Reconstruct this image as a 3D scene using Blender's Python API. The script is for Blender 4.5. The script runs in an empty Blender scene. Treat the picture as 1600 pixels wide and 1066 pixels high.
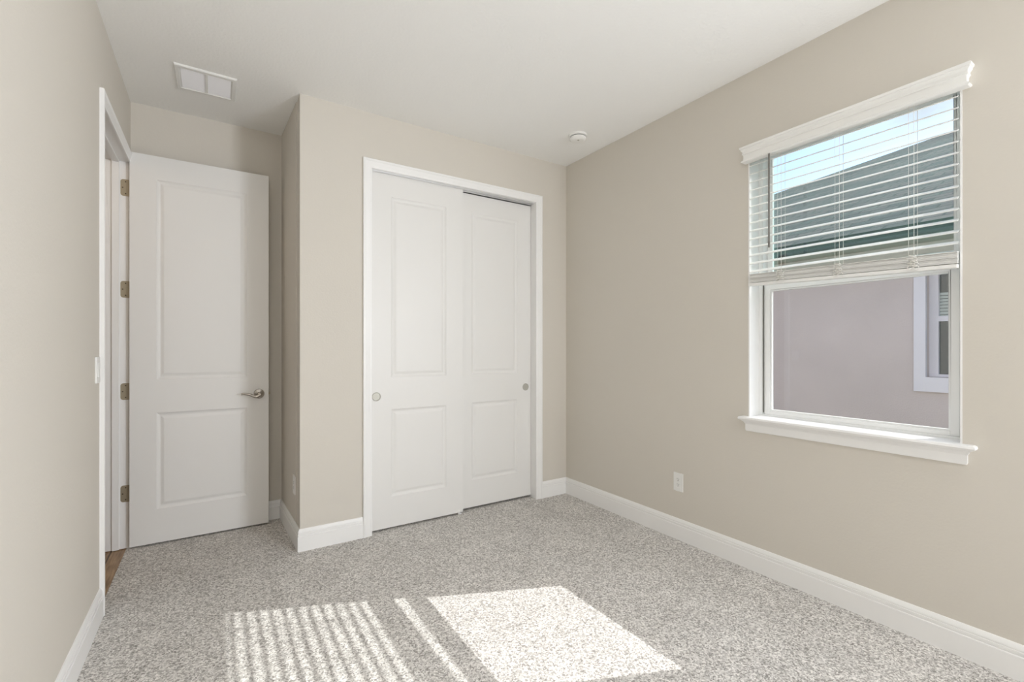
import bpy, bmesh, math, random
from mathutils import Vector, Matrix
random.seed(7)
D = bpy.data
C = bpy.context.scene.collection
PI = math.pi

# ------------------------------------------------------------------ camera
cam_d = D.cameras.new('camera'); cam = D.objects.new('camera', cam_d); C.objects.link(cam)
cam.location = (0, 0, 1.2205)
cam.rotation_euler = (PI/2, 0, -math.radians(32.85))
cam_d.sensor_width = 36; cam_d.lens = 36*720/1600
cam_d.shift_y = 10.2/1600
cam_d.clip_start = 0.02
bpy.context.scene.camera = cam

# ------------------------------------------------------------------ sky and sun
SUN_DIR = Vector((-1.0, 0.435, -0.88)).normalized()      # the way the sunlight travels
world = D.worlds.new('sky'); bpy.context.scene.world = world; world.use_nodes = True
wn = world.node_tree; wn.nodes.clear()
wo = wn.nodes.new('ShaderNodeOutputWorld'); bg = wn.nodes.new('ShaderNodeBackground')
sky = wn.nodes.new('ShaderNodeTexSky'); sky.sky_type = 'NISHITA'
sky.sun_disc = False
sky.sun_elevation = math.asin(-SUN_DIR.z)
sky.sun_rotation = math.atan2(-SUN_DIR.x, -SUN_DIR.y)
sky.air_density = 1.0; sky.dust_density = 1.4; sky.ozone_density = 1.0
wn.links.new(sky.outputs[0], bg.inputs[0]); bg.inputs[1].default_value = 0.30
# thin clouds low over the roofs
tc = wn.nodes.new('ShaderNodeTexCoord'); nz = wn.nodes.new('ShaderNodeTexNoise'); nz.inputs['Scale'].default_value = 3.2
nz.inputs['Detail'].default_value = 5
mp = wn.nodes.new('ShaderNodeMapping'); mp.inputs['Scale'].default_value = (1, 1, 2.6)
cr = wn.nodes.new('ShaderNodeValToRGB'); cr.color_ramp.elements[0].position = .45; cr.color_ramp.elements[1].position = .68
mx = wn.nodes.new('ShaderNodeMixRGB'); mx.inputs[2].default_value = (2.9, 3.0, 3.1, 1)
wn.links.new(tc.outputs['Generated'], mp.inputs[0]); wn.links.new(mp.outputs[0], nz.inputs['Vector'])
wn.links.new(nz.outputs['Fac'], cr.inputs[0]); wn.links.new(cr.outputs[0], mx.inputs[0])
wn.links.new(sky.outputs[0], mx.inputs[1]); wn.links.new(mx.outputs[0], bg.inputs[0])
wn.links.new(bg.outputs[0], wo.inputs[0])

sun_d = D.lights.new('sun', 'SUN'); sun_d.energy = 5.0; sun_d.angle = math.radians(0.25); sun_d.color = (1.0, .98, .955)
sun = D.objects.new('sun', sun_d); C.objects.link(sun); sun.location = (12, -4, 11)
sun.rotation_euler = SUN_DIR.to_track_quat('-Z', 'Y').to_euler()

FILL_POWER = 114.0    # unseen fill light, added to brighten the room
HALL_POWER = 6.0

sc = bpy.context.scene
sc.view_settings.view_transform = 'Standard'
sc.view_settings.look = 'None'
sc.view_settings.exposure = 0.0
sc.view_settings.gamma = 1.0
sc.view_settings.use_curve_mapping = False
sc.cycles.max_bounces = 14
sc.cycles.diffuse_bounces = 9
sc.cycles.transparent_max_bounces = 24
sc.cycles.sample_clamp_indirect = 8
sc.cycles.use_denoising = True

# ------------------------------------------------------------------ measures
XL, XR, YC, YA, H = -.437, 2.484, 3.009, 3.68, 2.743
XS, XSB = .430, .405          # closet side wall at its front and back
YR = -2.20                     # wall behind the camera

# ------------------------------------------------------------------ materials
def srgb(r, g, b):
    f = lambda v: (v/255/12.92) if v/255 <= .04045 else ((v/255+.055)/1.055)**2.4
    return (f(r), f(g), f(b), 1)

def mat(name, col, rough=.5, metal=0., spec=.5, bump=None, noise=None):
    m = D.materials.new(name); m.use_nodes = True
    nt = m.node_tree; b = nt.nodes['Principled BSDF']
    b.inputs['Base Color'].default_value = col
    b.inputs['Roughness'].default_value = rough
    b.inputs['Metallic'].default_value = metal
    b.inputs['Specular IOR Level'].default_value = spec
    tcn = nt.nodes.new('ShaderNodeTexCoord')
    if noise:       # (scale, amount) gentle colour mottling
        n = nt.nodes.new('ShaderNodeTexNoise'); n.inputs['Scale'].default_value = noise[0]; n.inputs['Detail'].default_value = 4
        r = nt.nodes.new('ShaderNodeValToRGB')
        a = noise[1]
        r.color_ramp.elements[0].position = .3; r.color_ramp.elements[1].position = .7
        r.color_ramp.elements[0].color = tuple(c*(1-a) for c in col[:3])+(1,)
        r.color_ramp.elements[1].color = tuple(min(1, c*(1+a)) for c in col[:3])+(1,)
        nt.links.new(tcn.outputs['Object'], n.inputs['Vector']); nt.links.new(n.outputs['Fac'], r.inputs[0])
        nt.links.new(r.outputs[0], b.inputs['Base Color'])
    if bump:        # (scale, strength, distance, detail)
        n = nt.nodes.new('ShaderNodeTexNoise'); n.inputs['Scale'].default_value = bump[0]; n.inputs['Detail'].default_value = bump[3]
        bp = nt.nodes.new('ShaderNodeBump'); bp.inputs['Strength'].default_value = bump[1]; bp.inputs['Distance'].default_value = bump[2]
        nt.links.new(tcn.outputs['Object'], n.inputs['Vector']); nt.links.new(n.outputs['Fac'], bp.inputs['Height'])
        nt.links.new(bp.outputs[0], b.inputs['Normal'])
    return m

M = {}
M['wall'] = mat('greige_wall_paint', (.655, .622, .564, 1), .75, spec=.25, bump=(95, .25, .002, 2))
M['ceiling'] = mat('textured_ceiling_paint', (.88, .88, .865, 1), .9, spec=.15, bump=(70, .55, .004, 5))
M['trim'] = mat('white_trim_paint', (.87, .87, .865, 1), .35, spec=.45)
M['door'] = mat('white_door_paint', (.79, .785, .77, 1), .42, spec=.4, bump=(160, .06, .001, 3))
M['vinyl'] = mat('white_window_vinyl', (.86, .87, .87, 1), .3)
M['blind'] = mat('white_blind_slat', (.84, .84, .82, 1), .4)
M['cord'] = mat('white_blind_cord', (.80, .79, .75, 1), .8)
M['wand'] = mat('grey_tilt_wand', (.16, .155, .14, 1), .3)
M['nickel'] = mat('satin_nickel', (.42, .39, .35, 1), .27, metal=1)
M['pull'] = mat('brushed_nickel_pull', (.50, .49, .44, 1), .5, metal=.7)
M['hinge'] = mat('satin_hinge_metal', (.42, .37, .28, 1), .45, metal=.85)
M['screw'] = mat('dark_screw_metal', (.10, .08, .06, 1), .5, metal=.6)
M['plastic'] = mat('white_device_plastic', (.83, .83, .81, 1), .35)
M['grille'] = mat('white_grille_enamel', (.80, .80, .78, 1), .5)
M['louvre'] = mat('white_louvre_enamel', (.93, .93, .95, 1), .5)
M['dark'] = mat('dark_recess', (.03, .03, .028, 1), .8)
M['track'] = mat('aluminium_track', (.75, .75, .75, 1), .35, metal=.8)
M['stucco'] = mat('grey_pink_stucco', (.62, .56, .55, 1), .9, spec=.1, bump=(60, .5, .006, 5), noise=(1.3, .05))
M['extwhite'] = mat('white_exterior_trim', (.78, .78, .84, 1), .6)
M['fascia'] = mat('dark_bronze_fascia', (.035, .034, .045, 1), .5)
M['soffit'] = mat('tan_soffit', (.42, .36, .32, 1), .8)
M['grass'] = mat('short_grass', (.17, .18, .11, 1), .95, noise=(6, .3))
M['lampglass'] = None

# carpet: tufts in three greys
def carpet_mat():
    m = D.materials.new('speckled_frieze_carpet'); m.use_nodes = True
    nt = m.node_tree; b = nt.nodes['Principled BSDF']; b.inputs['Roughness'].default_value = 1
    b.inputs['Specular IOR Level'].default_value = .05
    t = nt.nodes.new('ShaderNodeTexCoord')
    # wobble the coordinates so the tufts curl
    w = nt.nodes.new('ShaderNodeTexNoise'); w.inputs['Scale'].default_value = 140; w.inputs['Detail'].default_value = 2
    ws = nt.nodes.new('ShaderNodeVectorMath'); ws.operation = 'SCALE'; ws.inputs['Scale'].default_value = .012
    wa = nt.nodes.new('ShaderNodeVectorMath'); wa.operation = 'ADD'
    nt.links.new(t.outputs['Object'], w.inputs['Vector']); nt.links.new(w.outputs['Color'], ws.inputs[0])
    nt.links.new(t.outputs['Object'], wa.inputs[0]); nt.links.new(ws.outputs[0], wa.inputs[1])
    v = nt.nodes.new('ShaderNodeTexVoronoi'); v.inputs['Scale'].default_value = 172
    nt.links.new(wa.outputs[0], v.inputs['Vector'])
    sep = nt.nodes.new('ShaderNodeSeparateColor'); nt.links.new(v.outputs['Color'], sep.inputs[0])
    n = nt.nodes.new('ShaderNodeTexNoise'); n.inputs['Scale'].default_value = 260; n.inputs['Detail'].default_value = 3
    nt.links.new(t.outputs['Object'], n.inputs['Vector'])
    mixv = nt.nodes.new('ShaderNodeMath'); mixv.operation = 'MULTIPLY_ADD'; mixv.inputs[1].default_value = .55
    sub = nt.nodes.new('ShaderNodeMath'); sub.operation = 'MULTIPLY'; sub.inputs[1].default_value = .45
    nt.links.new(n.outputs['Fac'], sub.inputs[0])
    nt.links.new(sep.outputs[0], mixv.inputs[0]); nt.links.new(sub.outputs[0], mixv.inputs[2])
    r = nt.nodes.new('ShaderNodeValToRGB'); r.color_ramp.interpolation = 'LINEAR'
    e = r.color_ramp.elements
    e[0].position = .18; e[0].color = (.22, .205, .188, 1)
    e[1].position = .82; e[1].color = (.90, .875, .845, 1)
    k = e.new(.36); k.color = (.43, .413, .392, 1)
    k = e.new(.58); k.color = (.67, .648, .620, 1)
    nt.links.new(mixv.outputs[0], r.inputs[0])
    # broad wear / pile-direction patches
    n2 = nt.nodes.new('ShaderNodeTexNoise'); n2.inputs['Scale'].default_value = 5; n2.inputs['Detail'].default_value = 3
    nt.links.new(t.outputs['Object'], n2.inputs['Vector'])
    mr = nt.nodes.new('ShaderNodeMapRange'); mr.inputs[1].default_value = .3; mr.inputs[2].default_value = .7
    mr.inputs[3].default_value = .93; mr.inputs[4].default_value = 1.06
    nt.links.new(n2.outputs['Fac'], mr.inputs[0])
    mul = nt.nodes.new('ShaderNodeVectorMath'); mul.operation = 'SCALE'
    nt.links.new(r.outputs[0], mul.inputs[0]); nt.links.new(mr.outputs[0], mul.inputs['Scale'])
    nt.links.new(mul.outputs[0], b.inputs['Base Color'])
    bp = nt.nodes.new('ShaderNodeBump'); bp.inputs['Strength'].default_value = .5; bp.inputs['Distance'].default_value = .005
    nt.links.new(mixv.outputs[0], bp.inputs['Height']); nt.links.new(bp.outputs[0], b.inputs['Normal'])
    return m
M['carpet'] = carpet_mat()

def wood_mat():
    m = D.materials.new('oak_plank_floor'); m.use_nodes = True
    nt = m.node_tree; b = nt.nodes['Principled BSDF']; b.inputs['Roughness'].default_value = .4
    t = nt.nodes.new('ShaderNodeTexCoord'); mpn = nt.nodes.new('ShaderNodeMapping'); mpn.inputs['Scale'].default_value = (14, 1.2, 1)
    n = nt.nodes.new('ShaderNodeTexNoise'); n.inputs['Scale'].default_value = 6; n.inputs['Detail'].default_value = 6
    r = nt.nodes.new('ShaderNodeValToRGB')
    r.color_ramp.elements[0].color = (.22, .13, .065, 1); r.color_ramp.elements[1].color = (.50, .33, .18, 1)
    r.color_ramp.elements[0].position = .3; r.color_ramp.elements[1].position = .7
    br = nt.nodes.new('ShaderNodeTexBrick'); br.inputs['Scale'].default_value = 1
    br.inputs['Color1'].default_value = (1, 1, 1, 1); br.inputs['Color2'].default_value = (.8, .8, .8, 1); br.inputs['Mortar'].default_value = (.15, .12, .1, 1)
    br.inputs['Mortar Size'].default_value = .003; br.inputs['Brick Width'].default_value = 1.2; br.inputs['Row Height'].default_value = .13
    rot = nt.nodes.new('ShaderNodeMapping'); rot.inputs['Rotation'].default_value = (0, 0, PI/2)
    mm = nt.nodes.new('ShaderNodeMixRGB'); mm.blend_type = 'MULTIPLY'; mm.inputs[0].default_value = 1
    nt.links.new(t.outputs['Object'], mpn.inputs[0]); nt.links.new(mpn.outputs[0], n.inputs['Vector']); nt.links.new(n.outputs['Fac'], r.inputs[0])
    nt.links.new(t.outputs['Object'], rot.inputs[0]); nt.links.new(rot.outputs[0], br.inputs['Vector'])
    nt.links.new(r.outputs[0], mm.inputs[1]); nt.links.new(br.outputs[0], mm.inputs[2]); nt.links.new(mm.outputs[0], b.inputs['Base Color'])
    return m
M['wood'] = wood_mat()

def shingle_mat():
    m = D.materials.new('grey_brown_shingles'); m.use_nodes = True
    nt = m.node_tree; b = nt.nodes['Principled BSDF']; b.inputs['Roughness'].default_value = .95
    t = nt.nodes.new('ShaderNodeTexCoord')
    br = nt.nodes.new('ShaderNodeTexBrick'); br.inputs['Scale'].default_value = 1
    br.inputs['Color1'].default_value = (.20, .155, .145, 1); br.inputs['Color2'].default_value = (.085, .08, .085, 1)
    br.inputs['Mortar'].default_value = (.03, .03, .03, 1); br.inputs['Mortar Size'].default_value = .012
    br.inputs['Brick Width'].default_value = .30; br.inputs['Row Height'].default_value = .145
    n = nt.nodes.new('ShaderNodeTexNoise'); n.inputs['Scale'].default_value = 9; n.inputs['Detail'].default_value = 4
    r = nt.nodes.new('ShaderNodeValToRGB'); r.color_ramp.elements[0].color = (.65, .65, .68, 1); r.color_ramp.elements[1].color = (1.35, 1.3, 1.25, 1)
    mm = nt.nodes.new('ShaderNodeMixRGB'); mm.blend_type = 'MULTIPLY'; mm.inputs[0].default_value = 1
    nt.links.new(t.outputs['UV'], br.inputs['Vector']); nt.links.new(t.outputs['Object'], n.inputs['Vector'])
    nt.links.new(n.outputs['Fac'], r.inputs[0]); nt.links.new(br.outputs[0], mm.inputs[1]); nt.links.new(r.outputs[0], mm.inputs[2])
    nt.links.new(mm.outputs[0], b.inputs['Base Color'])
    return m
M['shingle'] = shingle_mat()

def glass_mat(name, tint, refl, rcol):
    """thin coated pane: clear straight through, with a mirror reflection that grows at grazing angles"""
    m = D.materials.new(name); m.use_nodes = True
    nt = m.node_tree; nt.nodes.clear()
    o = nt.nodes.new('ShaderNodeOutputMaterial'); tr = nt.nodes.new('ShaderNodeBsdfTransparent'); g = nt.nodes.new('ShaderNodeBsdfGlossy')
    tr.inputs[0].default_value = tint; g.inputs[0].default_value = rcol; g.inputs['Roughness'].default_value = .0
    lw = nt.nodes.new('ShaderNodeLayerWeight'); lw.inputs['Blend'].default_value = .12
    mr = nt.nodes.new('ShaderNodeMapRange'); mr.inputs[3].default_value = refl; mr.inputs[4].default_value = .9
    mxs = nt.nodes.new('ShaderNodeMixShader')
    nt.links.new(lw.outputs['Facing'], mr.inputs[0]); nt.links.new(mr.outputs[0], mxs.inputs[0])
    nt.links.new(tr.outputs[0], mxs.inputs[1]); nt.links.new(g.outputs[0], mxs.inputs[2]); nt.links.new(mxs.outputs[0], o.inputs[0])
    return m
M['glass'] = glass_mat('coated_window_glass', (.97, .985, .98, 1), .085, (.50, .95, .86, 1))
M['glass_low'] = glass_mat('dimmed_reflection_glass', (.985, .985, .985, 1), .03, (.85, .95, .93, 1))  # same glass as the upper pane, its reflection dimmed in the material
M['farglass'] = mat('neighbour_window_glass', (.02, .035, .035, 1), .05, spec=.9)

# ------------------------------------------------------------------ mesh helpers
def bm_new(): return bmesh.new()
def add_box(bm, x0, x1, y0, y1, z0, z1):
    vs = [bm.verts.new(p) for p in ((x0,y0,z0),(x1,y0,z0),(x1,y1,z0),(x0,y1,z0),(x0,y0,z1),(x1,y0,z1),(x1,y1,z1),(x0,y1,z1))]
    for f in ((0,3,2,1),(4,5,6,7),(0,1,5,4),(1,2,6,5),(2,3,7,6),(3,0,4,7)): bm.faces.new([vs[i] for i in f])
    return vs
def add_cyl(bm, c, r, h, axis='Z', seg=32, r2=None):
    """a closed round of radius r at c rising h along the axis"""
    r2 = r if r2 is None else r2
    A = {'X': (Vector((0,1,0)), Vector((0,0,1)), Vector((1,0,0))), 'Y': (Vector((1,0,0)), Vector((0,0,1)), Vector((0,1,0))), 'Z': (Vector((1,0,0)), Vector((0,1,0)), Vector((0,0,1)))}[axis]
    c = Vector(c); lo, hi = [], []
    for i in range(seg):
        a = 2*PI*i/seg; d = A[0]*math.cos(a)+A[1]*math.sin(a)
        lo.append(bm.verts.new(c+d*r)); hi.append(bm.verts.new(c+A[2]*h+d*r2))
    for i in range(seg): bm.faces.new((lo[i], lo[(i+1)%seg], hi[(i+1)%seg], hi[i]))
    bm.faces.new(lo); bm.faces.new(hi)
def add_lathe(bm, c, prof, axis='Z', seg=40):
    """prof = [(radius, height along axis)...]"""
    A = {'X': (Vector((0,1,0)), Vector((0,0,1)), Vector((1,0,0))), 'Y': (Vector((1,0,0)), Vector((0,0,1)), Vector((0,1,0))), 'Z': (Vector((1,0,0)), Vector((0,1,0)), Vector((0,0,1)))}[axis]
    c = Vector(c); rings = []
    for r, hgt in prof:
        rings.append([bm.verts.new(c+A[2]*hgt+(A[0]*math.cos(2*PI*i/seg)+A[1]*math.sin(2*PI*i/seg))*max(r, 1e-5)) for i in range(seg)])
    for a, b in zip(rings, rings[1:]):
        for i in range(seg): bm.faces.new((a[i], a[(i+1)%seg], b[(i+1)%seg], b[i]))
    bm.faces.new(rings[0]); bm.faces.new(rings[-1])
def add_tube(bm, pts, r, seg=8, radii=None):
    pts = [Vector(p) for p in pts]; rings = []
    up = Vector((0,0,1))
    for i, p in enumerate(pts):
        t = (pts[min(i+1, len(pts)-1)]-pts[max(i-1, 0)]).normalized()
        u = up if abs(t.dot(up)) < .95 else Vector((1,0,0))
        a = t.cross(u).normalized(); b = t.cross(a).normalized()
        rr = radii[i] if radii else (r, r)
        if not isinstance(rr, tuple): rr = (rr, rr)
        rings.append([bm.verts.new(p+a*rr[0]*math.cos(2*PI*k/seg)+b*rr[1]*math.sin(2*PI*k/seg)) for k in range(seg)])
    for q, w in zip(rings, rings[1:]):
        for k in range(seg): bm.faces.new((q[k], q[(k+1)%seg], w[(k+1)%seg], w[k]))
    bm.faces.new(rings[0]); bm.faces.new(rings[-1])
def add_sweep(bm, path, prof, closed=False):
    """path = [(point, offset-direction)], prof = [(along offset direction, along w)]; each path entry: (P, O, W)"""
    rings = []
    for P, O, W in path:
        P, O, W = Vector(P), Vector(O), Vector(W)
        rings.append([bm.verts.new(P+O*a+W*b) for a, b in prof])
    n = len(prof)
    for q, w in zip(rings, rings[1:]):
        for k in range(n): bm.faces.new((q[k], q[(k+1)%n], w[(k+1)%n], w[k]))
    if not closed:
        bm.faces.new(rings[0]); bm.faces.new(rings[-1])
def finish(name, bm, m, parent=None, smooth=False, bevel=0, seg=2, loc=None, angle=35):
    bmesh.ops.remove_doubles(bm, verts=bm.verts, dist=1e-6)
    bmesh.ops.recalc_face_normals(bm, faces=bm.faces)
    me = D.meshes.new(name); bm.to_mesh(me); bm.free()
    o = D.objects.new(name, me); C.objects.link(o)
    me.materials.append(M[m] if isinstance(m, str) else m)
    if smooth:
        for p in me.polygons: p.use_smooth = True
        es = o.modifiers.new('sharp', 'EDGE_SPLIT'); es.split_angle = math.radians(angle)
    if bevel:
        bv = o.modifiers.new('bevel', 'BEVEL'); bv.width = bevel; bv.segments = seg; bv.limit_method = 'ANGLE'
        bv.angle_limit = math.radians(40)
    if parent: 
        o.parent = parent
        o.matrix_parent_inverse = Matrix.Translation(-parent_origin(parent))
    return o
ORIG = {}
def parent_origin(p): 
    v = Vector((0,0,0)); q = p
    if p.type != 'EMPTY': return v      # meshes are modelled in room coordinates
    while q is not None:
        v += Vector(ORIG.get(q.name, (0,0,0))); q = q.parent
    return v
def tag(o, label, cat=None, group=None):
    o['label'] = label
    if cat: o['category'] = cat
    if group: o['group'] = group
    return o
def empty(name, loc):
    o = D.objects.new(name, None); C.objects.link(o); o.location = loc; ORIG[o.name] = tuple(loc)
    o.empty_display_size = .1
    return o
def thing(name, label, cat, loc, group=None): return tag(empty(name, loc), label, cat, group)
def struct(o, label=None):
    o['kind'] = 'structure'
    if label: o['label'] = label
    return o

def wall_slab(name, axis, p0, p1, a0, a1, z0, z1, holes, m='wall', label=None):
    """slab with rectangular holes. axis 'x': plane normal x between p0..p1, spans y a0..a1; axis 'y' likewise"""
    bm = bm_new()
    us = sorted({a0, a1, *[h[0] for h in holes], *[h[1] for h in holes]})
    zs = sorted({z0, z1, *[h[2] for h in holes], *[h[3] for h in holes]})
    solid = lambda u, z: not any(h[0] < u < h[1] and h[2] < z < h[3] for h in holes)
    P = lambda d, u, z: (d, u, z) if axis == 'x' else (u, d, z)
    V = {}
    def vv(d, i, j):
        k = (d, i, j)
        if k not in V: V[k] = bm.verts.new(P(d, us[i], zs[j]))
        return V[k]
    nu, nz = len(us)-1, len(zs)-1
    cell = [[solid((us[i]+us[i+1])/2, (zs[j]+zs[j+1])/2) for j in range(nz)] for i in range(nu)]
    for i in range(nu):
        for j in range(nz):
            if not cell[i][j]: continue
            for d in (p0, p1): bm.faces.new((vv(d,i,j), vv(d,i+1,j), vv(d,i+1,j+1), vv(d,i,j+1)))
            for (di, dj, e) in ((-1,0,((i,j),(i,j+1))),(1,0,((i+1,j),(i+1,j+1))),(0,-1,((i,j),(i+1,j))),(0,1,((i,j+1),(i+1,j+1)))):
                ii, jj = i+di, j+dj
                if ii < 0 or jj < 0 or ii >= nu or jj >= nz or not cell[ii][jj]:
                    (a, b), (c, d2) = e
                    bm.faces.new((vv(p0,a,b), vv(p0,c,d2), vv(p1,c,d2), vv(p1,a,b)))
    return struct(finish(name, bm, m), label)

# ------------------------------------------------------------------ room shell
WY0, WY1, WZ0, WZ1 = .565, 1.433, .838, 2.326           # window opening
DY0, DY1, DZ = 2.826, 3.625, 2.418                       # door opening between jamb faces
R0, R1 = -1.95, -.95                                    # added opening behind the camera, for the fill light
CX0, CX1, CZ = .860, 2.174, 2.390                        # closet opening
bm = bm_new(); add_box(bm, XL-.012, XR+.02, YR, YA+.02, -.10, 0)
struct(finish('floor', bm, 'carpet'), 'speckled grey and beige frieze carpet')
bm = bm_new(); add_box(bm, XL-.05, XR+.2, YR-.1, 3.9, H, H+.12)
struct(finish('ceiling', bm, 'ceiling'), 'white textured ceiling')
wall_slab('wall_left', 'x', XL-.115, XL, YR-.1, 3.80, -.1, H, [(DY0-.018, DY1+.018, -.2, DZ+.018)], label='greige wall with the entry doorway')
wall_slab('wall_right', 'x', XR, XR+.18, YR-.1, 3.80, -.1, H, [(WY0, WY1, WZ0, WZ1), (R0, R1, .84, 2.285)], label='greige wall with the window')
wall_slab('wall_back', 'y', YA, YA+.12, XL, XR, -.1, H, [], label='greige wall behind the open door')
wall_slab('wall_closet', 'y', YC, YC+.115, XS, XR, -.1, H, [(CX0, CX1, -.2, CZ)], label='greige wall around the closet doors')
wall_slab('wall_rear', 'y', YR-.2, YR, XL, XR, -.1, H, [], label='greige wall behind the camera')
bm = bm_new()
pts = [(XS, YC+.1145), (XS+.11, YC+.1145), (XSB+.11, YA), (XSB, YA)]
pts[0] = (XS-.115*(XS-XSB)/(YA-YC), YC+.115); pts[1] = (XS+.11, YC+.115)
lo = [bm.verts.new((x, y, -.1)) for x, y in pts]; hi = [bm.verts.new((x, y, H)) for x, y in pts]
for i in range(4): bm.faces.new((lo[i], lo[(i+1)%4], hi[(i+1)%4], hi[i]))
bm.faces.new(lo); bm.faces.new(hi)
struct(finish('wall_alcove', bm, 'wall'), 'greige side wall of the closet beside the open door')

# ------------------------------------------------------------------ baseboards
BB = [(0,0),(.014,0),(.014,.088),(.0128,.0895),(.0095,.0905),(.0095,.0945),(.0122,.0955),(.0122,.1055),(.0085,.1065),(.0085,.1110),(.0108,.1120),(.0092,.1215),(.0040,.1315),(0,.132)]
def baseboard(name, p0, p1, n, k0, k1):
    """from p0 to p1 along the wall foot, n = into the room; k = +1 inside corner, -1 outside corner, 0 square"""
    p0, p1, n = Vector((*p0, 0)), Vector((*p1, 0)), Vector((*n, 0)).normalized()
    d = (p1-p0).normalized(); Z = Vector((0,0,1))
    bm = bm_new()
    add_sweep(bm, [(p0, n+d*k0, Z), (p1, n-d*k1, Z)], BB)
    return struct(finish(name, bm, 'trim', smooth=True, angle=20))
dv = Vector((XSB-XS, YA-YC)).normalized(); nv = (-dv.y, dv.x)
baseboard('baseboard_left', (XL, YR), (XL, 2.762), (1, 0), 1, 0)
baseboard('baseboard_right', (XR, YC), (XR, YR), (-1, 0), 1, 1)
baseboard('baseboard_closet', (2.228, YC), (XR, YC), (0, -1), 0, 1)
baseboard('baseboard_corner', (XS, YC), (.801, YC), (0, -1), -1, 0)
baseboard('baseboard_alcove', (XSB, YA), (XS, YC), nv, 1, -1)
baseboard('baseboard_back', (XL, YA), (XSB, YA), (0, -1), 1, 1)
baseboard('baseboard_rear', (XL, YR), (XR, YR), (0, 1), 1, 1)

# ------------------------------------------------------------------ casings (profile: offset away from opening, height off wall)
CAS = [(0,0),(0,.008),(.004,.0095),(.012,.0095),(.016,.0115),(.040,.0145),(.044,.0175),(.0535,.0175),(.057,.015),(.057,0)]
def casing(name, axis, plane, out, a0, a1, ztop, label):
    """three mitred sides round an opening; out = sign of the room side normal"""
    bm = bm_new()
    if axis == 'x': P = lambda a, z: Vector((plane, a, z)); N = Vector((out, 0, 0)); U = Vector((0,1,0))
    else: P = lambda a, z: Vector((a, plane, z)); N = Vector((0, out, 0)); U = Vector((1,0,0))
    Z = Vector((0,0,1))
    add_sweep(bm, [(P(a0,0), -U, N), (P(a0,ztop), -U+Z, N), (P(a1,ztop), U+Z, N), (P(a1,0), U, N)], CAS)
    return struct(finish(name, bm, 'trim', smooth=True, angle=20), label)
bm = bm_new()
# doorway casing: the far leg is squeezed against the back wall, so it is ripped narrower
Z = Vector((0,0,1)); U = Vector((0,1,0)); N = Vector((1,0,0))
a0, a1, zt = DY0-.006, DY1+.006, 2.342
CASF = [(min(a, YA-a1-.001), b) for a, b in CAS]
P = lambda a, z: Vector((XL, a, z))
add_sweep(bm, [(P(a0,0), -U, N), (P(a0,zt), -U+Z, N), (P(YA-.001-.0495,zt), U*.85+Z, N)], CAS)
finish_a = bm
add_sweep(bm, [(P(a1,0), U, N), (P(a1,zt+.0), U, N)], CASF)
struct(finish('trim_1', bm, 'trim', smooth=True, angle=20), 'white casing round the entry doorway')
casing('trim_2', 'y', YC, -1, CX0-.002, CX1-.004, 2.387, 'white casing round the sliding closet doors')

# entry doorway jamb with stops
DZ = 2.349
bm = bm_new()
x0, x1 = XL-.115, XL
add_box(bm, x0, x1, DY0-.018, DY0, 0, DZ+.018)
add_box(bm, x0, x1, DY1, DY1+.018, 0, DZ+.018)
add_box(bm, x0, x1, DY0, DY1, DZ, DZ+.018)
sx0, sx1 = XL-.080, XL-.046
add_box(bm, sx0, sx1, DY0, DY0+.011, 0, DZ); add_box(bm, sx0, sx1, DY1-.011, DY1, 0, DZ); add_box(bm, sx0, sx1, DY0+.011, DY1-.011, DZ-.011, DZ)
struct(finish('trim_3', bm, 'trim', bevel=.0015), 'white door jamb with stops')
# fill above the jamb up to the rough opening
bm = bm_new(); add_box(bm, XL-.114, XL-.001, DY0-.018, DY1+.018, DZ+.018, 2.437)
struct(finish('wall_left_header', bm, 'wall'), 'wall over the entry doorway')

# ------------------------------------------------------------------ moulded panel doors
def panel_faces(bm, w, h, t, panels, yf, back=False, prof=None):
    """front skin at y = yf facing -y (or +y for back) with sunk mouldings; local x 0..w, z 0..h"""
    s = -1 if not back else 1
    xs = [0, panels[0][0], panels[0][1], w]
    zs = [0]
    for p in panels: zs += [p[2], p[3]]
    zs.append(h)
    prof = prof or [(0, 0), (.002, .002), (.010, .0068), (.016, .0085), (.021, .0085), (.026, .0065), (.036, .0028), (.040, .0022)]
    V = {}
    def v(x, z, d=0):
        k = (round(x,6), round(z,6), round(d,6))
        if k not in V: V[k] = bm.verts.new((x, yf - s*d, z))
        return V[k]
    for i in range(3):
        for j in range(len(zs)-1):
            if i == 1 and j % 2 == 1: continue
            bm.faces.new((v(xs[i],zs[j]), v(xs[i+1],zs[j]), v(xs[i+1],zs[j+1]), v(xs[i],zs[j+1])))
    for (x0, x1, z0, z1) in panels:
        prev = None
        for off, d in prof:
            q = [v(x0+off,z0+off,d), v(x1-off,z0+off,d), v(x1-off,z1-off,d), v(x0+off,z1-off,d)]
            if prev:
                for k in range(4): bm.faces.new((prev[k], prev[(k+1)%4], q[(k+1)%4], q[k]))
            prev = q
        bm.faces.new(prev)
def panel_door(name, x0, z0, w, h, yfront, t, panels, m='door', parent=None):
    bm = bm_new()
    panels = [(a-x0, b-x0, c-z0, d-z0) for a, b, c, d in panels]
    panel_faces(bm, w, h, t, panels, 0)
    panel_faces(bm, w, h, t, panels, t, back=True)
    # rim
    c = [(0,0),(w,0),(w,h),(0,h)]
    fr = [bm.verts.new((x,0,z)) for x, z in c]; bk = [bm.verts.new((x,t,z)) for x, z in c]
    for i in range(4): bm.faces.new((fr[i], fr[(i+1)%4], bk[(i+1)%4], bk[i]))
    for vtx in bm.verts: vtx.co += Vector((x0, yfront, z0))
    # weld rim split points: harmless T-junctions on straight edges
    return finish(name, bm, m, parent=parent)

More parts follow.
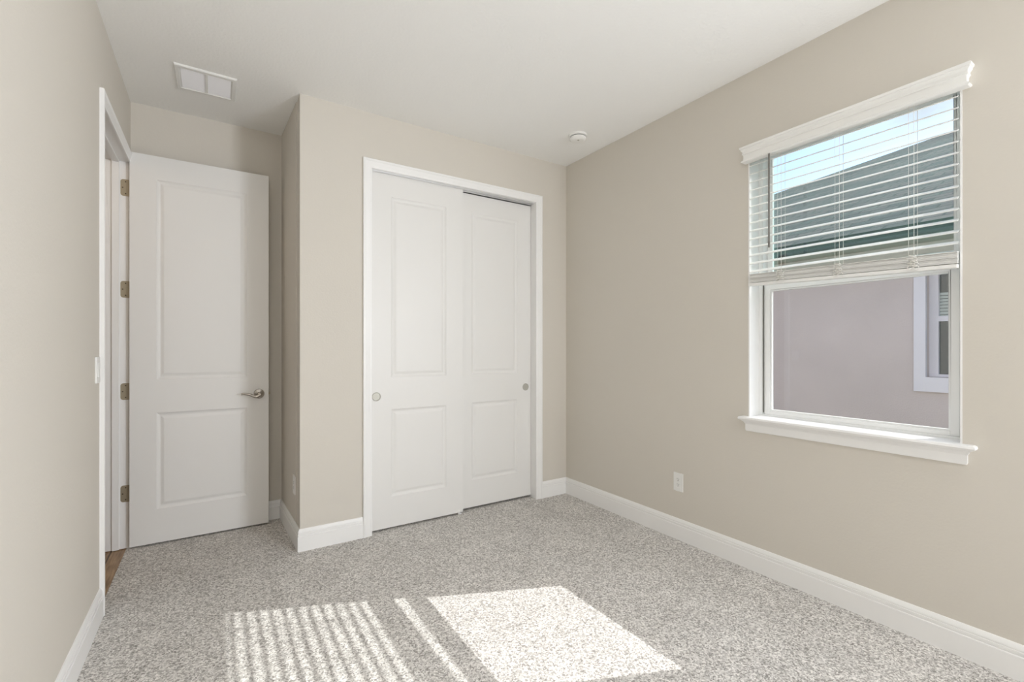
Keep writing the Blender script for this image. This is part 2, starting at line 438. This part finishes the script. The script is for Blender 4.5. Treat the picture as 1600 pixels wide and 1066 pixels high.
# entry door, open against the back wall
d1 = empty('door_1', (XL+.006, 3.622, 0)); struct(d1, 'white two-panel door standing open against the back wall')
LX0, LX1, LY = -.431, .314, 3.587
panel_door('door_leaf', LX0, .012, LX1-LX0, 2.392, LY, .035, [(-.301, .184, .221, .816), (-.301, .184, 1.022, 2.260)], parent=d1)
# lever handle
hz, hx = .905, .256
hd = empty('door_handle', (0,0,0)); hd.parent = d1; hd.location = Vector((hx, LY, hz)) - Vector(ORIG['door_1']); ORIG['door_handle'] = tuple(hd.location)
tag(hd, 'satin nickel lever handle')
bm = bm_new(); add_lathe(bm, (hx, LY, hz), [(.033, 0), (.033, -.004), (.030, -.009), (.021, -.0115), (.019, -.012), (.0125, -.014), (.0115, -.040), (.0125, -.043), (.0115, -.052), (.008, -.0545)], 'Y')
finish('rosette', bm, 'nickel', parent=hd, smooth=True)
bm = bm_new()
lp = []; rad = []
for i in range(15):
    u = i/14
    lp.append((hx+.004 - .112*u, LY-.047 - .004*math.sin(u*PI), hz - .004 + (-.0115*math.sin(min(u/.45,1)*PI/1.0)*(1 if u < .45 else 0)) + (.011*math.sin((u-.45)/.55*PI*.62) if u >= .45 else 0) ))
    rad.append((.0085 - .0045*u, .0105 - .0035*abs(u-.0)))
add_tube(bm, lp, .008, 10, rad)
finish('lever', bm, 'nickel', parent=hd, smooth=True, angle=60)
bm = bm_new(); add_lathe(bm, (hx, LY+.035, hz), [(.033, 0), (.033, .004), (.030, .008), (.012, .010), (.012, .028), (.005, .030)], 'Y')
finish('rear_rosette', bm, 'nickel', parent=hd, smooth=True)
bm = bm_new(); add_box(bm, LX1-.0005, LX1+.0015, LY+.006, LY+.029, hz-.028, hz+.028); add_box(bm, LX1+.0015, LX1+.011, LY+.011, LY+.024, hz-.009, hz+.009)
finish('latch', bm, 'hinge', parent=d1, bevel=.001)
# four hinges
def hinge(zc):
    hg = empty('hinge', (0,0,0)); hg.parent = d1
    hg.location = Vector((XL+.002, DY1, zc)) - Vector(ORIG['door_1']); ORIG[hg.name] = tuple(hg.location)
    bm = bm_new()
    # rounded leaf on the jamb face (plane y = DY1, facing -y)
    r = .014; x0, x1, z0, z1 = XL-.040, XL+.004, zc-.0505, zc+.0505
    out = [(x1, z0), (x1, z1)]
    for k in range(7): a = PI/2 + k/6*PI/2; out.append((x0+r+r*math.cos(a), z1-r+r*math.sin(a)))
    for k in range(7): a = PI + k/6*PI/2; out.append((x0+r+r*math.cos(a), z0+r+r*math.sin(a)))
    a_ = [bm.verts.new((x, DY1-.0022, z)) for x, z in out]; b_ = [bm.verts.new((x, DY1, z)) for x, z in out]
    bm.faces.new(a_); bm.faces.new(b_)
    for i in range(len(out)): bm.faces.new((a_[i], a_[(i+1)%len(out)], b_[(i+1)%len(out)], b_[i]))
    finish('hinge_leaf', bm, 'hinge', parent=hg)
    bm = bm_new()
    for (dx, dz) in ((-.030, 0), (-.016, .036), (-.016, -.036)): add_cyl(bm, (XL+dx, DY1-.0022, zc+dz), .0036, -.0008, 'Y', 14)
    finish('screws', bm, 'screw', parent=hg)
    bm = bm_new()
    for k in range(5): add_cyl(bm, (XL+.0065, DY1-.003, zc-.0505+.0203*k), .0055, .0195, 'Z', 14)
    finish('knuckle', bm, 'hinge', parent=hg, smooth=True)
for zc in (2.191, 1.574, .953, .333): hinge(zc)

# closet bypass doors
d2 = struct(empty('door_2', (1.198, YC+.030, 0)), 'white two-panel sliding closet door on the left, in front')
panel_door('door_leaf', .862, .014, .672, 2.370, YC+.030, .033, [(.996, 1.400, .219, .806), (.996, 1.400, 1.020, 2.232)], parent=d2)
d3 = struct(empty('door_3', (1.836, YC+.072, 0)), 'white two-panel sliding closet door on the right, behind')
panel_door('door_leaf', 1.500, .018, .672, 2.356, YC+.072, .033, [(1.627, 2.040, .219, .806), (1.627, 2.040, 1.020, 2.236)], parent=d3)
def pull(par, x, y, z):
    bm = bm_new(); add_lathe(bm, (x, y, z), [(.0290, 0), (.0290, -.0018), (.0265, -.0026), (.0245, -.0010), (.0240, -.0004), (.0, -.0004)], 'Y')
    tag(finish('finger_pull', bm, 'pull', parent=par, smooth=True, angle=50), 'round brushed nickel finger pull')
pull(d2, .897, YC+.030, .896); pull(d3, 2.120, YC+.072, .901)
bm = bm_new(); add_box(bm, 1.493, 1.506, YC+.024, YC+.030, .0, .034); add_box(bm, 1.500, 1.520, YC+.024, YC+.108, 0, .010)
struct(finish('trim_4', bm, 'plastic', bevel=.001), 'small white floor guide under the closet doors')
# closet jamb and head track
bm = bm_new()
add_box(bm, CX0-.0005, CX0+.001, YC, YC+.115, 0, CZ); add_box(bm, CX1-.001, CX1+.0005, YC, YC+.115, 0, CZ); add_box(bm, CX0+.001, CX1-.001, YC, YC+.115, CZ-.001, CZ+.0005)
struct(finish('trim_5', bm, 'trim'), 'white closet jamb')
bm = bm_new()
add_box(bm, CX0+.001, CX1-.001, YC+.020, YC+.0225, CZ-.011, CZ-.001)
add_box(bm, CX0+.001, CX1-.001, YC+.0225, YC+.110, CZ-.0035, CZ-.001)
add_box(bm, CX0+.001, CX1-.001, YC+.066, YC+.068, CZ-.010, CZ-.0035)
struct(finish('trim_6', bm, 'track'), 'sliding door track under the closet head')

# ------------------------------------------------------------------ window
w1 = struct(empty('window_1', (XR+.12, 1.0, WZ0)), 'white single-hung window in the right wall')
FX = 2.577          # room face of the window frame
# white reveal lining
bm = bm_new()
T = .006
add_box(bm, XR-.0008, FX+.07, WY1-T, WY1+.0005, WZ0, WZ1); add_box(bm, XR-.0008, FX+.07, WY0-.0005, WY0+T, WZ0, WZ1)
add_box(bm, XR-.0008, FX+.07, WY0+T, WY1-T, WZ1-T, WZ1+.0005)
finish('reveal_lining', bm, 'trim', parent=w1)
def ring(bm, x0, x1, y0, y1, z0, z1, wy, wzb, wzt):
    add_box(bm, x0, x1, y0, y0+wy, z0, z1); add_box(bm, x0, x1, y1-wy, y1, z0, z1)
    add_box(bm, x0, x1, y0+wy, y1-wy, z0, z0+wzb); add_box(bm, x0, x1, y0+wy, y1-wy, z1-wzt, z1)
fy0, fy1 = WY0+T, WY1-T
bm = bm_new()
ring(bm, FX, FX+.080, fy0, fy1, WZ0-.012, WZ1-T, .018, .020, .020)
ring(bm, FX+.004, FX+.076, fy0+.018, fy1-.018, WZ0+.008, WZ1-T-.02, .004, .004, .006)
finish('window_frame', bm, 'vinyl', parent=w1, bevel=.0015)
GZ0, GZM = .874, 1.534
sy0, sy1 = fy0+.0245, fy1-.0245
def sash(name, xa, xb, z0, z1, wy, wb, wt, xg, gm):
    bm = bm_new(); ring(bm, xa, xb, sy0, sy1, z0, z1, wy, wb, wt)
    s_ = finish(name, bm, 'vinyl', parent=w1, bevel=.002)
    bm = bm_new(); ring(bm, xg-.010, xg+.008, sy0+wy, sy1-wy, z0+wb, z1-wt, .007, .007, .007)
    finish('glazing_bead', bm, 'vinyl', parent=s_, bevel=.001)
    bm = bm_new()
    a, b, c, d = sy0+wy+.005, sy1-wy-.005, z0+wb+.005, z1-wt-.005
    for gx in (xg-.004, xg+.005):
        bm.faces.new([bm.verts.new(p) for p in ((gx,a,c),(gx,b,c),(gx,b,d),(gx,a,d))])
    finish('glass', bm, gm, parent=s_)
sash('lower_sash', FX+.010, FX+.042, WZ0+.013, GZM+.042, .030, .019, .036, FX+.028, 'glass_low')
sash('upper_sash', FX+.044, FX+.070, GZM+.030, WZ1-T-.022, .020, .052, .010, FX+.055, 'glass')
bm = bm_new(); add_box(bm, FX+.006, FX+.010, sy0+.28, sy0+.34, GZM+.028, GZM+.040)
finish('sash_lock', bm, 'vinyl', parent=w1, bevel=.001)
# dark strip drawn for the groove line beside the lower sash
bm = bm_new()
add_box(bm, FX+.001, FX+.0095, fy1-.0243, fy1-.0222, WZ0+.02, GZM+.05)
finish('groove_strip', bm, 'wand', parent=w1)
# stool (window sill board) and apron
bm = bm_new()
add_box(bm, XR-.030, FX+.002, WY0+T, WY1-T, WZ0-.018, WZ0+.002)
finish('window_sill', bm, 'trim', parent=w1)
# moulded front of the sill, mitred returns: profile (out from wall, z)
SP = [(0, -.078), (.010, -.078), (.013, -.070), (.013, -.040), (.020, -.028), (.029, -.022), (.031, -.018), (.040, -.016), (.044, -.009), (.041, -.001), (.034, .0025), (0, .0025)]
def wrap_moulding(name, y0, y1, prof, m, par, z):
    """moulding on the right wall with both ends returned into the wall"""
    bm = bm_new(); Zv = Vector((0,0,1)); X = Vector((-1,0,0)); Y = Vector((0,1,0))
    mx_ = max(p[0] for p in prof)
    # ends follow the profile outline: path points at wall corners; outward offset both ways
    add_sweep(bm, [((XR, y0, z), -Y*1.0+X*.0, Zv), ((XR, y0, z), -Y+X, Zv), ((XR, y1, z), Y+X, Zv), ((XR, y1, z), Y, Zv)], prof)
    return finish(name, bm, m, parent=par, smooth=True, angle=25)
wrap_moulding('sill_moulding', WY0-.005, WY1-.012+.012, [(a*.92, b) for a, b in SP], 'trim', w1, WZ0)

# ------------------------------------------------------------------ venetian blind
bl = thing('window_blind', 'white faux wood venetian blind half raised in the window', 'blind', (XR+.02, 1.0, 1.55))
BY0, BY1 = WY0+.010, WY1-.010
BX = 2.488                                   # middle of the slats
VP_ = [(0,-.086),(.036,-.086),(.0405,-.083),(.041,-.079),(.038,-.075),(.033,-.072),(.0315,-.064),(.0315,-.048),(.0335,-.043),(.037,-.041),(.037,-.037),(.035,-.035),(.036,-.026),(.041,-.020),(.0425,-.017),(.0425,-.013),(.046,-.011),(.0475,-.006),(.0475,-.002),(.046,0),(.0,0)]
wrap_moulding('valance', WY0+.012, WY1-.020, VP_, 'blind', bl, 2.324)
bm = bm_new(); add_box(bm, BX-.024, BX+.026, BY0, BY1, 2.250, 2.290)
finish('headrail', bm, 'blind', parent=bl, bevel=.002)
TILT = math.radians(25)
def slat_bm(xc, zc, tilt, th=.0026, w=.039, sag=0):
    bm = bm_new()
    prof_t, prof_b = [], []
    n = 6
    for i in range(n+1):
        u = (i/n-.5)*w; crown = .0014*(1-(2*i/n-1)**2)
        ca, sa = math.cos(tilt), math.sin(tilt)
        for lst, o in ((prof_t, th/2), (prof_b, -th/2)):
            zz = crown+o; lst.append((xc+u*ca-zz*sa, zc+u*sa+zz*ca))
    pr = prof_t+prof_b[::-1]
    a = [bm.verts.new((x, BY0, z-sag)) for x, z in pr]; b = [bm.verts.new((x, BY1, z+sag)) for x, z in pr]
    bm.faces.new(a); bm.faces.new(b)
    for i in range(len(pr)): bm.faces.new((a[i], a[(i+1)%len(pr)], b[(i+1)%len(pr)], b[i]))
    return bm
PITCH = .0448; ZTOP = 2.222
nslat = 0
z = ZTOP
BOT = 1.547; SAG = .011          # the near end of the gathered stack hangs a little lower
stack = []
zs_ = BOT+.018
while z > BOT+.018+16*.0031+.018:
    finish('slat', slat_bm(BX, z, TILT), 'blind', parent=bl); z -= PITCH; nslat += 1
for k in range(13):
    zz = BOT+.0182+.0036*(k+.5)
    finish('slat', slat_bm(BX-.005+.0042*((k//3)%2), zz, 0, w=.036, sag=SAG), 'blind', parent=bl)
zstack = BOT+.0182+.0036*13
bm = bm_new(); add_box(bm, BX-.022, BX+.014, BY0, BY1, BOT, BOT+.016)
for v_ in bm.verts: v_.co.z += SAG*(2*(v_.co.y-BY0)/(BY1-BY0)-1)
finish('bottom_rail', bm, 'blind', parent=bl, bevel=.003, seg=3)
for yc in (.710, .985, 1.250):
    bm = bm_new()
    for dx in (-.0205, .0205): add_tube(bm, [(BX+dx, yc, zstack), (BX+dx, yc, 2.24)], .0009, 6)
    add_tube(bm, [(BX-.0205, yc+.018, zstack), (BX-.0205, yc+.018, 2.24)], .0007, 6)
    zz = ZTOP
    while zz > zstack+.01:
        for dy in (-.001, .001): add_tube(bm, [(BX-.0205, yc+dy, zz-.0225*math.sin(TILT)), (BX+.0205, yc+dy, zz+.0225*math.sin(TILT))], .0005, 4)
        zz -= PITCH
    finish('ladder_cord', bm, 'cord', parent=bl)
    # slack ladder bunched in front of the stack
    bm = bm_new(); rr = random.Random(int(yc*1000))
    for s_ in range(3):
        pp = []
        for i in range(36):
            u = i/35; pp.append((BX-.0275-.009*abs(math.sin(u*17+s_)), yc+.016*math.sin(u*19+s_*2.1)*(1-.3*u)+.01*(s_-1)*.6, zstack-.002-(.052)*u+.005*math.sin(u*31+s_)+SAG*(2*(yc-BY0)/(BY1-BY0)-1)))
        add_tube(bm, pp, .0015, 5)
    finish('slack_cord', bm, 'cord', parent=bl, smooth=True, angle=80)
bm = bm_new(); add_lathe(bm, (BX-.046, 1.298, 1.745), [(.0038, 0), (.0052, .002), (.0052, .03), (.0046, .034), (.0046, .490), (.002, .495)], 'Z', 10)
tag(finish('tilt_wand', bm, 'wand', parent=bl, smooth=True), 'thin grey tilt wand')

# ------------------------------------------------------------------ wall devices
def outlet_parts(par, basis, dark=True):
    """basis: function (u, v, d) -> world; u across, v up, d off the wall"""
    def bx(bm, u0, u1, v0, v1, d0, d1):
        vs = [bm.verts.new(basis(u, v, d)) for u, v, d in ((u0,v0,d0),(u1,v0,d0),(u1,v1,d0),(u0,v1,d0),(u0,v0,d1),(u1,v0,d1),(u1,v1,d1),(u0,v1,d1))]
        for f in ((0,3,2,1),(4,5,6,7),(0,1,5,4),(1,2,6,5),(2,3,7,6),(3,0,4,7)): bm.faces.new([vs[i] for i in f])
    return bx
def outlet(label, origin, basis):
    t = thing('wall_outlet', label, 'outlet', origin)
    bx = outlet_parts(t, basis)
    bm = bm_new()
    for (u0,u1,v0,v1) in ((-.035,-.0168,-.0575,.0575),(.0168,.035,-.0575,.0575),(-.0168,.0168,-.0575,-.0335),(-.0168,.0168,.0335,.0575)): bx(bm, u0,u1,v0,v1,0,.0055)
    finish('cover_plate', bm, 'plastic', parent=t, bevel=.0015)
    bm = bm_new(); bx(bm, -.0162,.0162,-.033,.033,0,.0065)
    r = finish('receptacle', bm, 'plastic', parent=t, bevel=.001)
    bm = bm_new()
    for s in (-1, 1):
        c = s*.0165
        bx(bm, -.0072,-.0052, c-.001, c+.0075, .0065, .0068); bx(bm, .0052,.0072, c, c+.0065, .0065, .0068)
        bx(bm, -.0024,.0024, c-.0098, c-.0052, .0065, .0068)
    finish('slots', bm, 'dark', parent=r)
    return t
oy, oz = 1.890, .364
outlet('white outlet low on the right wall between the corner and the window', (XR, oy, oz), lambda u, v, d: (XR-d, oy+u, oz+v))
ay, az = 3.175, .358
ax = XS+(XSB-XS)*(ay-YC)/(YA-YC)
outlet('white outlet on the closet side wall next to the open door', (ax, ay, az), lambda u, v, d: tuple(Vector((ax, ay, az))+Vector((dv.x, dv.y, 0))*u+Vector((nv[0], nv[1], 0))*d+Vector((0,0,v))))
ly, lz = 2.702, 1.121
sw = thing('light_switch', 'white rocker switch beside the entry doorway', 'light switch', (XL, ly, lz))
bx = outlet_parts(sw, lambda u, v, d: (XL+d, ly+u, lz+v))
bm = bm_new()
for (u0,u1,v0,v1) in ((-.0365,-.0168,-.0575,.0575),(.0168,.0365,-.0575,.0575),(-.0168,.0168,-.0575,-.0335),(-.0168,.0168,.0335,.0575)): bx(bm, u0,u1,v0,v1,0,.0065)
finish('cover_plate', bm, 'plastic', parent=sw, bevel=.0015)
bm = bm_new()
vs = [(-.016,-.0325,.001),(.016,-.0325,.001),(.016,.0325,.001),(-.016,.0325,.001),(-.016,-.0325,.010),(.016,-.0325,.010),(.016,.0325,.006),(-.016,.0325,.006)]
q = [bm.verts.new((XL+d, ly+u, lz+v)) for u, v, d in vs]
for f in ((0,3,2,1),(4,5,6,7),(0,1,5,4),(1,2,6,5),(2,3,7,6),(3,0,4,7)): bm.faces.new([q[i] for i in f])
finish('rocker', bm, 'plastic', parent=sw, bevel=.0008)

# ceiling register
vt = thing('ceiling_vent', 'white rectangular air vent in the ceiling by the open door', 'vent', (-.038, 3.173, H))
vx0, vx1, vy0, vy1 = -.184, .108, 3.040, 3.312
bm = bm_new()
P2 = [(0, 0), (0, .004), (.004, .010), (.020, .012), (.028, .004), (.028, 0)]
corners = [((vx0, vy0), (1, 1)), ((vx1, vy0), (-1, 1)), ((vx1, vy1), (-1, -1)), ((vx0, vy1), (1, -1)), ((vx0, vy0), (1, 1))]
add_sweep(bm, [((x, y, H), (a, b, 0), (0, 0, -1)) for (x, y), (a, b) in corners], P2, closed=True)
finish('vent_frame', bm, 'grille', parent=vt, smooth=True, angle=20)
xm = (vx0+vx1)/2
bm = bm_new(); add_box(bm, xm-.007, xm+.007, vy0+.026, vy1-.026, H-.011, H)
finish('centre_bar', bm, 'grille', parent=vt, bevel=.001)
for (a, b) in ((vx0+.028, xm-.007), (xm+.007, vx1-.028)):
    bm = bm_new(); n = 34
    for k in range(n):
        yy = vy0+.030+(vy1-vy0-.060)*k/(n-1)
        add_box(bm, a, b, yy-.0012, yy+.0012, H-.0085, H-.0064)
    add_box(bm, a, b, vy0+.028, vy1-.028, H-.0065, H)
    finish('louvres', bm, 'louvre', parent=vt)

# smoke detector
sx, sy = 2.190, 2.520
sd = thing('smoke_detector', 'round white smoke detector on the ceiling near the corner', 'smoke detector', (sx, sy, H))
bm = bm_new(); add_lathe(bm, (sx, sy, H), [(.066, 0), (.066, -.010), (.063, -.013), (.050, -.014)], seg=48)
finish('base', bm, 'plastic', parent=sd, smooth=True)
bm = bm_new(); add_lathe(bm, (sx, sy, H), [(.052, -.0135), (.052, -.019), (.010, -.019)], seg=48)
finish('vent_slot', bm, 'wand', parent=sd, smooth=True)
bm = bm_new(); add_lathe(bm, (sx, sy, H), [(.050, -.018), (.058, -.020), (.058, -.029), (.053, -.036), (.040, -.041), (.020, -.043), (.001, -.043)], seg=48)
finish('cover', bm, 'plastic', parent=sd, smooth=True)
bm = bm_new(); add_cyl(bm, (sx-.010, sy-.016, H-.0432), .007, -.0015, 'Z', 20)
finish('test_button', bm, 'pull', parent=sd)

# ------------------------------------------------------------------ made-up window behind the camera, added to hold the fill light
fill_win = struct(empty('fill_window', (XR+.12, (R0+R1)/2, .84)), 'added white window frame around the unseen fill light')
bm = bm_new(); ring(bm, FX, FX+.07, R0, R1, WZ0, WZ1, .04, .04, .04); add_box(bm, FX, FX+.06, R0+.04, R1-.04, 1.54, 1.58)
finish('window_frame', bm, 'vinyl', parent=fill_win, bevel=.002)
bm = bm_new(); add_box(bm, XR-.03, FX, R0-.02, R1+.02, .82, .84)
finish('window_sill', bm, 'trim', parent=fill_win, bevel=.003)
wl = D.lights.new('fill_light', 'AREA'); wl.shape = 'RECTANGLE'; wl.size = .78; wl.size_y = 1.34
wl.energy = FILL_POWER; wl.color = (.90, .935, 1.0)
wlo = D.objects.new('fill_light', wl); C.objects.link(wlo); wlo.location = (XR+.03, (R0+R1)/2-.03, 1.562); wlo.rotation_euler = (PI/2+.30, 0, PI/2-.62)   # added fill, turned up and towards the closet

# ------------------------------------------------------------------ hallway beyond the doorway
hx0, hx1, hy0, hy1 = -1.70, XL-.115, 1.6, 4.7
bm = bm_new(); add_box(bm, hx0, XL-.012, hy0, hy1, -.1, -.004)
struct(finish('floor_hall', bm, 'wood'), 'brown plank floor of the hallway')
bm = bm_new(); add_box(bm, hx0-.1, XL-.05, hy0-.1, hy1+.1, H, H+.1); struct(finish('ceiling_hall', bm, 'ceiling'))
bm = bm_new(); add_box(bm, hx0-.1, hx0, hy0-.1, hy1+.1, -.1, H); struct(finish('wall_hall_left', bm, 'wall'))
bm = bm_new(); add_box(bm, hx0, hx1, hy0-.1, hy0, -.1, H); struct(finish('wall_hall_rear', bm, 'wall'))
bm = bm_new(); add_box(bm, hx0, hx1, hy1, hy1+.1, -.1, H); struct(finish('wall_hall_back', bm, 'wall'))
bm = bm_new(); add_box(bm, hx1, hx1+.1, 3.80, hy1+.1, -.1, H); struct(finish('wall_hall_right', bm, 'wall'))
hl = D.lights.new('hall_lamp', 'POINT'); hl.energy = HALL_POWER; hl.shadow_soft_size = .15; hl.color = (1, .82, .64)
ho = D.objects.new('hall_lamp', hl); C.objects.link(ho); ho.location = (-1.1, 2.6, 2.4)

# ------------------------------------------------------------------ outside
M['ownstucco'] = mat('cream_stucco', (.82, .77, .72, 1), .9, spec=.1, bump=(60, .5, .006, 5))
wall_slab('wall_exterior', 'x', XR+.18, XR+.195, -8, 9, -.3, 2.9, [(WY0, WY1, WZ0, WZ1), (R0, R1, .84, 2.285)], m='ownstucco', label='sunlit outer face of the window wall')
bm = bm_new(); add_box(bm, XR+.24, 40, -30, 30, -.45, -.25)
struct(finish('ground', bm, 'grass'), 'grass between the houses')
NX, EX, EZ = 6.4, 5.9, 2.335
nh = thing('neighbouring_house', 'grey stucco house with a dark shingle hip roof seen through the window', 'house', (NX, 2, -.25))
ny0, ny1 = -12.0, 10.7
# neighbour's wall with its window opening
Wy0, Wy1, Wz0, Wz1 = .80, 1.740, .905, 2.12
bm = bm_new()
for (a, b, c, d) in ((ny0, Wy0, -.25, 2.6), (Wy1, ny1, -.25, 2.6), (Wy0, Wy1, -.25, Wz0), (Wy0, Wy1, Wz1, 2.6)): add_box(bm, NX, NX+.25, a, b, c, d)
finish('house_wall', bm, 'stucco', parent=nh)
bm = bm_new(); ring(bm, NX-.03, NX+.012, Wy0-.10, Wy1+.096, Wz0-.155, Wz1+.10, .10, .155, .10)
nw = finish('window_surround', bm, 'extwhite', parent=nh)
bm = bm_new(); ring(bm, NX+.10, NX+.16, Wy0, Wy1, Wz0, Wz1, .075, .03, .05); add_box(bm, NX+.10, NX+.14, Wy0+.075, Wy1-.075, 1.50, 1.555)
finish('house_window_frame', bm, 'extwhite', parent=nw)
bm = bm_new(); add_box(bm, NX+.135, NX+.139, Wy0+.07, Wy1-.07, Wz0+.03, 1.50); add_box(bm, NX+.145, NX+.149, Wy0+.07, Wy1-.07, 1.555, Wz1-.05)
finish('house_window_glass', bm, 'farglass', parent=nw)
bm = bm_new()
k = 0; zz = 1.81
while zz > 1.56:
    add_box(bm, NX+.140, NX+.1445, Wy0+.076, Wy1-.076, zz-.030, zz-.003); zz -= .034
M['farblind'] = mat('sage_white_blind', (.50, .56, .53, 1), .6)
finish('house_window_blind', bm, 'farblind', parent=nw)
bm = bm_new(); add_box(bm, EX+.02, NX+.1, ny0, ny1+.5, EZ+.01, EZ+.02)
finish('soffit', bm, 'soffit', parent=nh)
bm = bm_new()
GP = [(0, 0), (-.055, .0), (-.062, .012), (-.062, .04), (-.085, .075), (-.100, .085), (-.100, .100), (0, .100)]
add_sweep(bm, [((EX+.02, ny0, EZ), (1,0,0), (0,0,1)), ((EX+.02, ny1+.5, EZ), (1,0,0), (0,0,1))], GP)
finish('gutter', bm, 'fascia', parent=nh)
# roof slope facing us and the hip slope
bm = bm_new(); uvl = bm.loops.layers.uv.new('uv')
RX0, RZ0, pit = EX-.03, EZ+.095, .45
yc_ = 11.36+.0; run = 8.6
def rv(x, y): return bm.verts.new((x, y, RZ0+pit*(x-RX0)))
A_ = rv(RX0, ny0); B_ = rv(RX0, yc_); Cc = rv(RX0+run, yc_-run); Dd = rv(RX0+run, ny0)
f = bm.faces.new((A_, B_, Cc, Dd))
for l in f.loops: l[uvl].uv = (l.vert.co.y, (l.vert.co.x-RX0)*1.0966)
E_ = bm.verts.new((RX0+2*run, yc_, RZ0)); g = bm.faces.new((B_, E_, Cc))
for l in g.loops: l[uvl].uv = (l.vert.co.x, (yc_-l.vert.co.y)*1.0966)
F_ = bm.verts.new((RX0+2*run, ny0, RZ0)); g2 = bm.faces.new((Cc, E_, F_, Dd))
for l in g2.loops: l[uvl].uv = (l.vert.co.y, (RX0+2*run-l.vert.co.x)*1.0966)
me = D.meshes.new('roof'); bm.to_mesh(me); bm.free()
ro = D.objects.new('roof', me); C.objects.link(ro); me.materials.append(M['shingle']); ro.parent = nh
ro.matrix_parent_inverse = Matrix.Translation(-Vector(ORIG['neighbouring_house']))
so = ro.modifiers.new('thick', 'SOLIDIFY'); so.thickness = .03; so.offset = -1
